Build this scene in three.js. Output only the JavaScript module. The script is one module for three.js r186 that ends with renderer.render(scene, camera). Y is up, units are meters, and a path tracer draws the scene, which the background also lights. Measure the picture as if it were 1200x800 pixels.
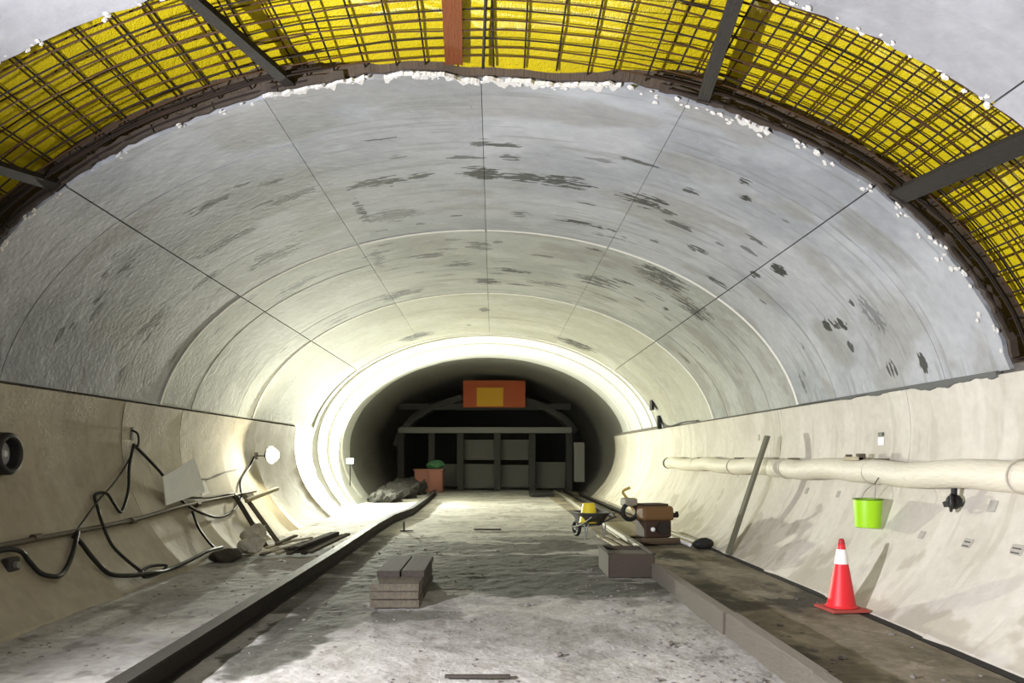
import * as THREE from 'three';
import { mergeGeometries } from 'three/addons/utils/BufferGeometryUtils.js';
import { RoundedBoxGeometry } from 'three/addons/geometries/RoundedBoxGeometry.js';

// ---------------------------------------------------------------- camera, renderer, lights
// The tunnel runs along -z. "Z" below is the distance ahead of the camera (world z = -Z); x is right, y up, floor at y = 0.
const scene = new THREE.Scene();
scene.background = new THREE.Color(0x000000);
const camera = new THREE.PerspectiveCamera(47.92, 1.5, 0.05, 200);
camera.position.set(0, 1.7, 0);
camera.lookAt(0, 1.7, -10);
camera.setViewOffset(1200, 800, 22, -134, 1200, 800);      // lens shift: the horizon lies below the middle of the picture
const renderer = new THREE.WebGLRenderer();
renderer.toneMapping = THREE.LinearToneMapping;
renderer.toneMappingExposure = 0.39;
renderer.shadowMap.enabled = true;

const NEAR_LAMP = { pos: [-4.3, 1.95, 2.6], aim: [4.4, 3.0, 7.2], power: 1020, color: 0xf4f4ff };
const WALL_LAMP = { pos: [-4.98, 1.72, 17.4], power: 50, color: 0xfff9dc };
const FAR_LAMP = { pos: [-5.38, 1.5, 28.8], power: 2200, color: 0xf8fbe8 };

// ---------------------------------------------------------------- helpers
let seed = 20240611;
const rnd = () => { seed = (seed + 0x6d2b79f5) | 0; let t = Math.imul(seed ^ (seed >>> 15), 1 | seed); t = (t + Math.imul(t ^ (t >>> 7), 61 | t)) ^ t; return ((t ^ (t >>> 14)) >>> 0) / 4294967296; };
const rr = (a, b) => a + (b - a) * rnd();
const V = (x, y, Z) => new THREE.Vector3(x, y, -Z);
const D = Math.PI / 180;
const clamp = (x, a = 0, b = 1) => Math.min(b, Math.max(a, x));
const sstep = (a, b, x) => { const t = clamp((x - a) / (b - a)); return t * t * (3 - 2 * t); };
const hash = (x, y) => { let h = Math.imul(x | 0, 374761393) + Math.imul(y | 0, 668265263); h = Math.imul(h ^ (h >>> 13), 1274126177); return ((h ^ (h >>> 16)) >>> 0) / 4294967296; };
function vnoise(x, y) {
  const xi = Math.floor(x), yi = Math.floor(y), fx = x - xi, fy = y - yi, u = fx * fx * (3 - 2 * fx), v = fy * fy * (3 - 2 * fy);
  const a = hash(xi, yi), b = hash(xi + 1, yi), c = hash(xi, yi + 1), d = hash(xi + 1, yi + 1);
  return a + (b - a) * u + (c - a) * v + (a - b - c + d) * u * v;
}
const fbm = (x, y, o = 4) => { let s = 0, m = 0, k = 1; for (let i = 0; i < o; i++) { s += vnoise(x + i * 17.3, y - i * 9.1) * k; m += k; k *= 0.5; x *= 2.03; y *= 2.03; } return s / m; };
function texture(w, h, fn, srgb = true) {                    // fn(u, v) -> [r, g, b] in 0..1 (sRGB values)
  const d = new Uint8Array(w * h * 4);
  for (let j = 0; j < h; j++) for (let i = 0; i < w; i++) {
    const c = fn((i + 0.5) / w, (j + 0.5) / h), k = (j * w + i) * 4;
    d[k] = clamp(c[0]) * 255; d[k + 1] = clamp(c[1]) * 255; d[k + 2] = clamp(c[2]) * 255; d[k + 3] = 255;
  }
  const t = new THREE.DataTexture(d, w, h); t.magFilter = THREE.LinearFilter; t.minFilter = THREE.LinearMipmapLinearFilter; t.generateMipmaps = true;
  t.wrapS = t.wrapT = THREE.RepeatWrapping; if (srgb) t.colorSpace = THREE.SRGBColorSpace; t.needsUpdate = true; return t;
}
const mix = (a, b, t) => [a[0] + (b[0] - a[0]) * t, a[1] + (b[1] - a[1]) * t, a[2] + (b[2] - a[2]) * t];
const rep = (t, x, y) => { const c = t.clone(); c.repeat.set(x, y); c.needsUpdate = true; return c; };
const mat = (color, roughness = 0.85, metalness = 0, more = {}) => new THREE.MeshStandardMaterial({ color, roughness, metalness, ...more });

const taken = {};
const numbered = (n) => { const k = taken[n] = (taken[n] ?? -1) + 1; return k ? n + '_' + String(k).padStart(3, '0') : n; };
const shade = (m) => { m.castShadow = m.receiveShadow = true; return m; };
function part(name, geos, material, parent) {
  const g = Array.isArray(geos) ? mergeGeometries(geos.map((q) => { const r = q.index ? q.toNonIndexed() : q; for (const a of Object.keys(r.attributes)) if (!['position', 'normal', 'uv'].includes(a)) r.deleteAttribute(a); return r; })) : geos;
  const m = shade(new THREE.Mesh(g, material)); m.name = name; parent.add(m); return m;
}
function thing(name, label, category, pos = [0, 0, 0], turn = 0, group) {
  const g = new THREE.Group(); g.name = numbered(name); g.position.set(pos[0], pos[1], -pos[2]); g.rotation.y = turn;
  g.userData = { label, category }; if (group) g.userData.group = group; scene.add(g); return g;
}
function single(name, label, category, geos, material, group) {
  const m = part(numbered(name), geos, material, scene); m.userData = { label, category }; if (group) m.userData.group = group; return m;
}
function structure(name, label, category) { const g = new THREE.Group(); g.name = name; g.userData = { kind: 'structure', label, category }; scene.add(g); return g; }
const box = (w, h, d, x = 0, y = 0, z = 0, r = 0.008) => new RoundedBoxGeometry(w, h, d, 1, Math.min(r, w / 3, h / 3, d / 3)).translate(x, y, z);
const cyl = (r0, r1, h, x = 0, y = 0, z = 0, n = 16, open = false) => new THREE.CylinderGeometry(r1, r0, h, n, 1, open).translate(x, y, z);
function rod(a, b, r, n = 8) {                              // straight bar between two world points
  const d = b.clone().sub(a), g = new THREE.CylinderGeometry(r, r, d.length(), n);
  g.applyQuaternion(new THREE.Quaternion().setFromUnitVectors(new THREE.Vector3(0, 1, 0), d.clone().normalize()));
  return g.translate((a.x + b.x) / 2, (a.y + b.y) / 2, (a.z + b.z) / 2);
}
function plankBetween(a, b, w, t, up = new THREE.Vector3(0, 1, 0), r = 0.006) {
  const d = b.clone().sub(a), L = d.length(), y = d.normalize(), x = new THREE.Vector3().crossVectors(y, up).normalize(), z = new THREE.Vector3().crossVectors(x, y);
  const g = new RoundedBoxGeometry(w, L, t, 1, Math.min(r, t / 3)); g.applyMatrix4(new THREE.Matrix4().makeBasis(x, y, z));
  return g.translate((a.x + b.x) / 2, (a.y + b.y) / 2, (a.z + b.z) / 2);
}
const tube = (pts, r, seg = 64, n = 7) => new THREE.TubeGeometry(new THREE.CatmullRomCurve3(pts, false, 'centripetal'), seg, r, n, false);
function roughen(g, amp, freq = 3) {                         // lumpy surface for cast or earthy things
  const p = g.attributes.position;
  for (let i = 0; i < p.count; i++) {
    const x = p.getX(i), y = p.getY(i), z = p.getZ(i);
    p.setXYZ(i, x + amp * (fbm(y * freq + 5, z * freq, 3) - 0.5) * 2, y + amp * (fbm(x * freq + 9, z * freq, 3) - 0.5) * 2, z + amp * (fbm(x * freq, y * freq + 3, 3) - 0.5) * 2);
  }
  g.computeVertexNormals(); return g;
}

// ---------------------------------------------------------------- the tunnel's section: an ellipse
const CX = -0.23, CY = 1.98, A = 5.3, B = 3.42;
function sec(deg, off = 0) {                                 // point of the section at parametric angle, moved outward by off
  const c = Math.cos(deg * D), s = Math.sin(deg * D), nx = c / A, ny = s / B, l = Math.hypot(nx, ny);
  return [CX + A * c + nx / l * off, CY + B * s + ny / l * off];
}
const onWall = (deg, Z, off = 0) => { const [x, y] = sec(deg, off); return V(x, y, Z); };
const norm = (deg) => { const c = Math.cos(deg * D) / A, s = Math.sin(deg * D) / B, l = Math.hypot(c, s); return new THREE.Vector3(c / l, s / l, 0); };
// closed curved slab: angles t0..t1, distance za..zb (numbers or functions of the angle), from offset o0 (inside) to o1 (outside)
function shell(t0, t1, za, zb, o0, o1, nt, nz = 1, uvf = (t, Z) => [t / 10, Z], bump = null) {
  const fa = typeof za === 'function' ? za : () => za, fb = typeof zb === 'function' ? zb : () => zb;
  const P = [], U = [], I = [];
  const grid = (n, m, f, flip) => {
    const s = P.length / 3;
    for (let i = 0; i <= n; i++) for (let j = 0; j <= m; j++) { const [p, u] = f(i / n, j / m); P.push(...p); U.push(...u); }
    for (let i = 0; i < n; i++) for (let j = 0; j < m; j++) {
      const a = s + i * (m + 1) + j, b = a + 1, c = a + m + 1, d = c + 1;
      flip ? I.push(a, b, c, b, d, c) : I.push(a, c, b, b, c, d);
    }
  };
  const at = (a, b, o) => { const t = t0 + (t1 - t0) * a, z0 = fa(t), Z = z0 + (fb(t) - z0) * b, [x, y] = sec(t, o + (bump ? bump(t, Z) : 0)); return [[x, y, -Z], uvf(t, Z)]; };
  grid(nt, nz, (a, b) => at(a, b, o0), false);
  grid(nt, nz, (a, b) => at(a, b, o1), true);
  grid(nt, 1, (a, b) => at(a, 0, o0 + (o1 - o0) * b), true);
  grid(nt, 1, (a, b) => at(a, 1, o0 + (o1 - o0) * b), false);
  grid(nz, 1, (a, b) => at(0, a, o0 + (o1 - o0) * b), false);
  grid(nz, 1, (a, b) => at(1, a, o0 + (o1 - o0) * b), true);
  const g = new THREE.BufferGeometry();
  g.setAttribute('position', new THREE.Float32BufferAttribute(P, 3)); g.setAttribute('uv', new THREE.Float32BufferAttribute(U, 2)); g.setIndex(I);
  g.computeVertexNormals(); return g;
}

// ---------------------------------------------------------------- materials
const grain = texture(512, 512, (u, v) => { const n = 0.6 * fbm(u * 40, v * 40, 4) + 0.4 * fbm(u * 9, v * 9, 3); return [n, n, n]; }, false);
// concrete of one vault ring; u runs over the angle 9.3..170.7, v over the ring's length; blots = stains copied from the photograph
function vaultConcrete(z0, z1, base, tone, blots, streak, k = 0) {
  const L = z1 - z0;
  const map = texture(1536, 768, (u, v) => {
    const t = 9.3 + u * 161.4, s = u * 13.6, Z = z0 + v * L;
    let c = mix(base, tone, sstep(0.35, 0.72, fbm(s * 0.7 + k, Z * 0.8, 4)));
    c = mix(c, [0.73, 0.74, 0.75], 0.3 * sstep(0.55, 0.7, fbm(s * 1.7 + 40 + k, Z * 2.6, 4)));
    c = mix(c, [0.50, 0.49, 0.45], streak * 1.1 * sstep(0.5, 0.66, fbm(s * 0.9 + 70 + k, Z * 1.6, 5)));
    const g = fbm(s * 9 + k, Z * 12, 3) - 0.5; c = c.map((q) => q + g * 0.07);
    const st = fbm(s * 1.1 + 7 + k, Z * 16, 4); c = mix(c, [0.46, 0.47, 0.45], streak * sstep(0.62, 0.74, st));
    for (const [bt, bz, bw, bl, str] of blots) {
      const du = (t - bt) / bw, dv = (Z - bz) / bl, r = du * du + dv * dv; if (r > 1.4) continue;
      const n = 0.62 * fbm(s * 3.4 + bt, Z * 24, 4) + 0.38 * fbm(s * 13, Z * 34 + bt, 3);
      c = mix(c, [0.13, 0.13, 0.125], str * sstep(0.0, 0.07, n - 0.35 - 0.2 * r));
    }
    return c;
  });
  return new THREE.MeshStandardMaterial({ map, roughness: 0.72, bumpMap: rep(grain, 6, 3), bumpScale: 0.006 });
}
const blots1 = [[104.5, 10.13, 4, 0.2, 0.9], [98.2, 10.06, 2.2, 0.12, 0.85], [89.4, 10.06, 3.1, 0.24, 1], [83, 10.15, 3.5, 0.16, 0.8], [77, 10.15, 4.2, 0.22, 0.9], [65, 10.2, 4, 0.22, 0.85],
  [71.5, 11.7, 5.5, 0.09, 1], [108.4, 11.1, 0.9, 0.5, 0.9], [104, 11.5, 5, 0.3, 0.45], [54.8, 8.6, 1.3, 0.09, 0.9], [52.9, 8.99, 1, 0.08, 1], [40, 10.3, 1.7, 0.16, 1], [42, 10.9, 1.2, 0.1, 0.9],
  [25.9, 10.44, 1.5, 0.17, 1], [25, 10.1, 1.3, 0.15, 1], [20, 10.2, 1.2, 0.1, 0.8], [83, 11.65, 2, 0.15, 0.5], [126, 11.7, 6, 0.25, 0.7], [117, 9.9, 6, 0.15, 0.55], [127.4, 9.2, 4, 0.12, 0.6], [129, 10.41, 6, 0.12, 0.6],
  [52, 11.2, 2.6, 0.12, 0.7], [45, 12, 3, 0.1, 0.8], [138, 11.2, 3, 0.12, 0.5], [143, 9.3, 5, 0.3, 0.22], [152, 11.1, 5, 0.2, 0.5], [13, 8.8, 2, 0.14, 0.9], [14, 9.5, 2.2, 0.12, 0.8], [24.6, 9.3, 4, 0.16, 0.35], [89, 9.1, 1.6, 0.12, 0.6], [85, 9.5, 1.5, 0.12, 0.6],
  [58, 10.6, 3, 0.1, 0.6], [60, 9.4, 1.5, 0.08, 0.7], [47, 9.9, 2, 0.08, 0.6]];
const blots2 = [[89.1, 16.3, 3, 0.3, 0.8], [82.5, 15.3, 4, 0.12, 0.9], [94.3, 14.8, 3, 0.25, 0.6], [109.5, 16.6, 6, 0.3, 0.7], [64.9, 14.9, 5, 0.4, 0.6], [54, 13.2, 6, 0.5, 0.7], [44, 13.8, 5, 0.4, 0.7], [100, 14, 5, 0.15, 0.6], [75, 16, 5, 0.2, 0.6], [128, 13.5, 5, 0.2, 0.6], [110, 13.6, 1.5, 0.6, 0.6], [90, 13.6, 2.5, 0.3, 0.5], [48, 14.8, 1, 0.1, 1]];
const blots3 = [[60, 22.4, 7, 0.5, 0.75], [112, 22.2, 6, 0.5, 0.6], [90, 19.5, 1.5, 0.3, 0.5], [95, 21.7, 1, 0.1, 0.4]];
for (let i = 0; i < 46; i++) blots1.push([rr(14, 166), rr(8.8, 12.4), rr(0.8, 3), rr(0.03, 0.07), rr(0.3, 0.8)]);
for (let i = 0; i < 40; i++) blots2.push([rr(30, 150), rr(12.8, 17.2), rr(1, 4), rr(0.04, 0.09), rr(0.3, 0.7)]);
const M = {};
M.vaultNear = vaultConcrete(0, 6, [0.66, 0.66, 0.67], [0.61, 0.61, 0.62], [[60, 4.9, 6, 0.1, 0.3]], 0.06, 90);
M.vault1 = vaultConcrete(7.44, 12.6, [0.66, 0.665, 0.675], [0.58, 0.59, 0.605], blots1, 0.35, 3);
M.vault2 = vaultConcrete(12.6, 17.45, [0.66, 0.665, 0.64], [0.59, 0.6, 0.575], blots2, 0.4, 21);
M.vault3 = vaultConcrete(17.45, 23.4, [0.68, 0.675, 0.62], [0.64, 0.63, 0.57], blots3, 0.15, 57);
M.backing = mat(0x6c675f, 0.95, 0, { bumpMap: rep(grain, 3, 3), bumpScale: 0.02 });
M.brokenFace = mat(0x6b5d50, 0.95, 0, { bumpMap: rep(grain, 4, 4), bumpScale: 0.03 });
M.mortar = mat(0xe6e4dc, 0.8);
M.crumb = mat(0xcfccc4, 0.85);
M.tones = (m) => [1, 0.94, 0.88, 0.97].map((k) => { const c = m.clone(); c.color.setRGB(k, k, k * 0.995); return c; });
const wallMap = (k, a, b, hi) => texture(1024, 512, (u, v) => {        // u over 14 m of length, v over the height 0..3 m
  const x = u * 14, y = v * 3;
  let c = mix(a, b, sstep(0.4, 0.7, fbm(x * 0.8 + k, y * 1.3, 4)));
  c = mix(c, hi, 0.5 * sstep(0.52, 0.66, fbm(x * 3.2 + k, y * 0.7 + 5, 4)));
  c = c.map((q) => q + (fbm(x * 14 + k, y * 14, 3) - 0.5) * 0.06);
  const splash = fbm(x * 2.4 + k, y * 3.2 + 30, 5) - 0.16 - y * 0.42;                      // mud splashed on the foot of the wall, ragged outline
  c = mix(c, [0.60, 0.56, 0.49], 0.5 * sstep(0.16, 0.3, splash));
  c = mix(c, [0.62, 0.59, 0.53], 0.3 * sstep(0.66, 0.76, fbm(x * 7 + 3 + k, y * 1.1, 4)));  // run marks
  return c;
});
const wallMat = (...a) => new THREE.MeshStandardMaterial({ map: wallMap(...a), roughness: 0.7, bumpMap: rep(grain, 10, 3), bumpScale: 0.004 });
M.wallR = wallMat(11, [0.77, 0.745, 0.69], [0.72, 0.695, 0.635], [0.82, 0.80, 0.75]); M.wallL = wallMat(77, [0.66, 0.62, 0.53], [0.61, 0.565, 0.475], [0.69, 0.65, 0.565]);  // left wall coloured darker and browner than the right
M.whiteLining = mat(0xd2d2cb, 0.5, 0, { bumpMap: rep(grain, 2, 2), bumpScale: 0.01 });
M.sprayed = mat(0x7b786f, 0.9, 0, { bumpMap: rep(grain, 2, 2), bumpScale: 0.05 });
M.membrane = mat(0xd4bf14, 0.42, 0, { bumpMap: rep(grain, 2, 2), bumpScale: 0.012 });
M.rebar = mat(0x4a3016, 0.75, 0.3);
M.rebarDark = mat(0x251b14, 0.8, 0.3);
M.rib = mat(0x2c2620, 0.8, 0.3, { bumpMap: rep(grain, 2, 2), bumpScale: 0.01 });
M.rust = mat(0x7d4010, 0.9, 0.1, { bumpMap: rep(grain, 2, 2), bumpScale: 0.01 });
M.board = mat(0x453c33, 0.9, 0, { bumpMap: rep(grain, 2, 2), bumpScale: 0.008 });
M.steelBeam = mat(0x2b2620, 0.7, 0.5, { bumpMap: rep(grain, 4, 4), bumpScale: 0.006 });
M.black = mat(0x151413, 0.65);
M.cable = mat(0x1b1a17, 0.6);
M.wood = mat(new THREE.Color(0xffffff), 0.88, 0, { map: texture(256, 256, (u, v) => { const g = fbm(u * 30, v * 3, 4); return mix([0.41, 0.375, 0.31], [0.26, 0.235, 0.19], g); }) });
M.woodDark = mat(new THREE.Color(0xffffff), 0.88, 0, { map: texture(256, 256, (u, v) => { const g = fbm(u * 30, v * 3, 4); return mix([0.30, 0.26, 0.22], [0.17, 0.15, 0.13], g); }) });
M.woodPale = mat(new THREE.Color(0xffffff), 0.85, 0, { map: texture(256, 256, (u, v) => { const g = fbm(u * 30, v * 3, 4); return mix([0.78, 0.74, 0.62], [0.58, 0.54, 0.44], g); }) });
M.duct = mat(0xd9d2bd, 0.6, 0, { bumpMap: rep(grain, 6, 1), bumpScale: 0.012 });
M.white = mat(0xf2f1ec, 0.7);
M.grey = mat(0x8a8983, 0.7);

// ---------------------------------------------------------------- setting: vault
const SPRING = 9.3;
const breaks = [SPRING, 42.5, 66.5, 88.8, 112, 137.3, 180 - SPRING];
const ceiling = structure('ceiling', 'grey concrete tunnel vault cast in rings of smooth panels', 'ceiling');
const rag = (k, amp) => (t) => amp * (fbm(t * 1.1 + k, k, 4) - 0.5) * 2;
const r1 = rag(3, 0.05);
const edge1 = (t) => 7.44 + r1(t) + 0.16 * sstep(95, 90, t) * sstep(74, 80, t);           // broken edge of the first finished ring
const edge0 = (t) => 5.67 + rag(31, 0.035)(t);
function vaultRing(za, zb, rows, m, off0, z0, z1, near = null, far = null) {
  const uvf = (t, Z) => [(t - 9.3) / 161.4, (Z - z0) / (z1 - z0)];
  part('ring_core', shell(SPRING + 0.05, 180 - SPRING - 0.05, near ? (t) => near(t) + 0.03 : za, far ? (t) => far(t) - 0.03 : zb, off0 + 0.045, off0 + 0.36, 90, 1), M.backing, ceiling);
  const tones = M.tones(m);
  for (let i = 0; i < 6; i++) for (let j = 0; j < rows.length - 1; j++) {
    const gl = (i === 1 || i === 5) ? 0.13 : 0.035, gr = (i === 0 || i === 4) ? 0.13 : 0.035;
    const a = rows[j], b = rows[j + 1], first = j === 0, last = j === rows.length - 2;
    const h = off0 + rr(-0.003, 0.003) + ([0, 5].includes(i) ? 0.005 : 0);
    part('vault_panel', shell(breaks[i] + gl, breaks[i + 1] - gr, first && near ? near : a + (first ? 0 : 0.004), last && far ? far : b - (last ? 0 : 0.004), h, off0 + 0.05, 14, 4, uvf), tones[Math.floor(rnd() * 4)], ceiling);
  }
}
vaultRing(-9, -3.5, [-9, -6.2, -3.5], M.vaultNear, 0, -9, -3);
vaultRing(-3.5, 1.2, [-3.5, -1, 1.2], M.vaultNear, 0, -3.5, 2.5);
vaultRing(1.2, 5.67, [1.2, 2.7, 4.2, 5.67], M.vaultNear, 0, 0, 6, null, edge0);
vaultRing(7.44, 12.6, [7.44, 8.5, 9.8, 11.2, 12.6], M.vault1, 0, 7.44, 12.6, edge1);
vaultRing(12.6, 17.45, [12.6, 13.9, 15.2, 16.4, 17.45], M.vault2, 0.004, 12.6, 17.45);
vaultRing(17.45, 23.4, [17.45, 19, 20.6, 22, 23.4], M.vault3, 0.008, 17.45, 23.4);
// proud mortar fins at the ring joints
for (const [Z, w, h] of [[12.6, 0.05, 0.016], [17.45, 0.06, 0.02], [23.38, 0.05, 0.04]])
  for (let i = 0; i < 6; i++) part('mortar_fin', shell(breaks[i] + 0.2, breaks[i + 1] - 0.2, (t) => Z - w / 2 - 0.02 * fbm(t * 0.9, Z, 3), (t) => Z + w / 2 + 0.02 * fbm(t * 0.8 + 30, Z, 3), -0.007, 0.02, 36, 1), M.mortar, ceiling);
// broken end faces towards the open strip
part('broken_end_face', shell(SPRING, 180 - SPRING, (t) => edge1(t) - 0.02, (t) => edge1(t) + 0.05, 0.055, 0.37, 120, 1, (t, Z) => [t / 2, Z * 6], null), M.brokenFace, ceiling);
part('broken_end_face', shell(SPRING, 180 - SPRING, (t) => edge0(t) - 0.05, (t) => edge0(t) + 0.02, 0.055, 0.37, 120, 1, (t, Z) => [t / 2, Z * 6], null), M.brokenFace, ceiling);
{ // crumbled concrete lumps along both edges
  const lumps = [], add = (t, Z, s, off) => {
    const g = new THREE.IcosahedronGeometry(s, 1), p = g.attributes.position, k = rnd() * 100;
    for (let i = 0; i < p.count; i++) { const x = p.getX(i), y = p.getY(i), z = p.getZ(i), f = 0.65 + 0.7 * hash(Math.round(x / s * 9 + k), Math.round(y / s * 9 + z / s * 31)); p.setXYZ(i, x * f * 1.5, y * f * 0.45, z * f * 1.4); }
    g.rotateZ((t - 90) * D); g.computeVertexNormals(); const q = onWall(t, Z, off); lumps.push(g.translate(q.x, q.y, q.z));
  };
  for (let i = 0; i < 300; i++) { const t = rr(11, 150), c = fbm(t * 0.5, 4, 3); if (c < 0.52 && !(t > 76 && t < 106)) continue; add(t, edge1(t) + rr(-0.03, 0.05), rr(0.006, 0.017) * (rnd() < 0.1 ? 2 : 1), rr(-0.004, 0.015)); }
  for (let i = 0; i < 60; i++) { const t = rr(14, 70), c = fbm(t * 0.6, 9, 3); if (c < 0.47) continue; add(t, edge1(t) + rr(0, 0.16), rr(0.008, 0.022), rr(-0.006, 0.01)); }
  for (let i = 0; i < 230; i++) { const t = rr(28, 150), c = fbm(t * 0.5 + 50, 7, 3); if (c < 0.47) continue; add(t, edge0(t) + rr(-0.05, 0.02), rr(0.006, 0.02), rr(-0.008, 0.02)); }
  for (const [a, b, w] of [[74, 88.6, 0.045], [89, 99, 0.035], [101, 112, 0.04], [57, 61, 0.03]])
    part('spalled_edge', shell(a, b, (t) => edge1(t) - 0.025, (t) => edge1(t) - 0.01 + w * 2.2 * sstep(0.3, 0.8, fbm(t * 1.3, 2, 5)), -0.005, 0.03, 150, 2, undefined, (t, Z) => 0.008 * (fbm(t * 4, Z * 30, 3) - 0.5)), M.crumb, ceiling);
  part('crumbled_edge', lumps, M.crumb, ceiling).userData.kind = 'stuff';
}
// unfinished sprayed section beyond the rings, and the rock lining behind the open strip
part('white_lining', shell(-37, 217, 23.4, 31, 0.26, 0.7, 120, 16, (t, Z) => [t / 20, Z / 2], (t, Z) => 0.03 * (fbm(t * 0.2, Z * 1.4, 4) - 0.5)), M.whiteLining, ceiling);
for (const Z of [25.2, 27, 29.2]) part('lining_seam', shell(-30, 210, Z - 0.06, Z + 0.06, 0.2, 0.3, 120, 1), M.mortar, ceiling);
part('sprayed_lining', shell(-37, 217, 31, 46, 0.3, 0.7, 120, 40, (t, Z) => [t / 20, Z / 2], (t, Z) => 0.06 * (fbm(t * 0.25, Z * 1.2, 4) - 0.5)), M.sprayed, ceiling);
part('sprayed_lining', shell(8, 172, 5.3, 7.9, 0.43, 0.75, 90, 4), M.sprayed, ceiling);

// ---------------------------------------------------------------- setting: lower walls
function lowerWall(name, label, t0, t1, m, zs, zEnd) {
  const g = structure(name, label, 'wall');
  const left = t0 > 90, foot = left ? t1 : t0;
  const uvf = (t, Z) => { const [, y] = sec(t); return [Z / 14, y / 3]; };
  part('wall_core', shell(t0 - 1, t1 + 1, zs[0], zEnd, 0.05, 0.4, 24, 1), M.backing, g);
  for (let j = 0; j < zs.length - 1; j++) {
    const k = rr(0, 50), h = rr(-0.008, 0.006), top = left ? t0 : t1;
    const lip = (t, Z) => {                                  // the foot of each bay flares a little towards its joint
      const d = Math.abs(t - top) / 46, e = sstep(0.45, 0, Math.abs(Z - zs[j + 1])), e2 = sstep(0.35, 0, Math.abs(Z - zs[j]));
      return -0.035 * d * d * (e + 0.5 * e2) + 0.008 * (fbm(t * 0.3 + k, Z * 2, 3) - 0.5);
    };
    part('wall_panel', shell(t0 + (left ? 0.25 : 0), t1 - (left ? 0 : 0.25), zs[j] + 0.004, zs[j + 1] - 0.004, h - 0.01, 0.06, 30, 14, uvf, lip), m, g);
  }
  return g;
}
const bays = [-9, -6, -3, 0, 2.4, 4.8, 7.2, 9.3, 11.4, 13.5, 15.6, 17.8, 21.4];
const wallRight = lowerWall('wall_right', 'cream concrete lower wall with curved bays on the right', -38, SPRING - 0.2, M.wallR, bays.concat([23.4, 26.2, 29, 31.8]), 31.8);
const wallLeft = lowerWall('wall_left', 'brownish cream concrete lower wall on the left', 180 - SPRING + 0.2, 218, M.wallL, bays, 21.4);
part('white_lining', shell(180 - SPRING + 0.2, 218, 21.4, 23.4, 0.26, 0.7, 30, 10, (t, Z) => [t / 20, Z / 2], (t, Z) => 0.03 * (fbm(t * 0.2, Z * 1.4, 4) - 0.5)), M.whiteLining, wallLeft);
{ // rough grey mortar bedded in the joint over the right wall
  part('mortar_bed', shell(7.0, 9.5, 7.6, 12.5, -0.03, 0.03, 18, 140, undefined, (t, Z) => 0.012 * (fbm(t * 3, Z * 9, 3) - 0.5) + 0.05 * sstep(0.1, -0.1, t - (9.25 - 2.3 * sstep(12.5, 8.2, Z) * fbm(Z * 2.6, 3, 4) ** 1.3))), mat(0x62635f, 0.95), wallRight);
  const pm = mat(0xa5a096, 0.8), hm = mat(0x55514a, 0.8);
  for (const [y, Z, w, h] of [[0.84, 6.97, 0.17, 0.11], [0.82, 7.68, 0.14, 0.1], [1.2, 7.56, 0.12, 0.12], [0.82, 8.5, 0.1, 0.09], [1.15, 12, 0.1, 0.1], [1.15, 10.9, 0.1, 0.1], [1.3, 15.5, 0.12, 0.12], [2.05, 14.6, 0.1, 0.12]]) {
    const t = Math.asin((y - CY) / B) / D, p = onWall(t, Z, -0.012), n = norm(t), g = box(0.02, h, w, 0, 0, 0, 0.004);
    g.rotateZ(Math.atan2(n.y, n.x)); part('wall_patch', g.translate(p.x, p.y, p.z), pm, wallRight);
    if (w > 0.13) for (const d of [-0.03, 0.015]) { const s = box(0.01, 0.015, w * 0.7, 0, d, 0, 0.002); s.rotateZ(Math.atan2(n.y, n.x)); part('patch_slot', s.translate(p.x - 0.009, p.y, p.z), hm, wallRight); }
  }
}
// ends
{ const back = structure('wall_back', 'concrete bulkhead closing the tunnel behind the viewer', 'wall');
  const s = new THREE.Shape(); for (let i = 0; i <= 60; i++) { const [x, y] = sec(-38 + 256 * i / 60, 0.2); i ? s.lineTo(x, y) : s.moveTo(x, y); } s.closePath();
  const g = new THREE.ExtrudeGeometry(s, { depth: 0.3, bevelEnabled: false }); g.translate(0, 0, 8.9); part('bulkhead', g, M.backing, back);
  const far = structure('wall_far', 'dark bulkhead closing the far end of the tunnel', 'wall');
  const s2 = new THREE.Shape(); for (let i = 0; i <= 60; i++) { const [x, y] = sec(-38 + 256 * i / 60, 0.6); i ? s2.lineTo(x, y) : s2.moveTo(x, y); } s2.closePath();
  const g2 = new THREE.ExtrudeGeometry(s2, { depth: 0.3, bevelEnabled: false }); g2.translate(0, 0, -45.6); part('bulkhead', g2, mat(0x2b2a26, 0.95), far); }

// ---------------------------------------------------------------- setting: floor
const floor = structure('floor', 'dusty grey concrete tunnel floor with dark patches and mud', 'floor');
const darkPatches = [[-0.9, 10.6, 1.5, 1.0, 0.8], [0.9, 10.4, 1.1, 0.9, 0.85], [0.2, 11.6, 2.0, 0.9, 1], [1.2, 12.4, 1, 0.8, 0.9], [-1.2, 13, 1.1, 1.1, 0.9], [0.3, 14.4, 1.9, 0.9, 0.9], [1.1, 15.8, 0.8, 0.5, 0.5], [-1.9, 10, 0.6, 2.4, 0.7], [-1.95, 7.6, 0.3, 1.6, 0.8], [0.6, 17.2, 1.3, 0.35, 0.35], [-1.8, 15, 0.6, 1.5, 0.6], [-1.2, 8.2, 0.7, 0.5, 0.5], [1.6, 9.6, 0.7, 0.5, 0.6]];  // ragged dark patches mixed into the floor colour, mostly on the middle stretch
const FX0 = -4.75, FX1 = 3.93;
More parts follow.
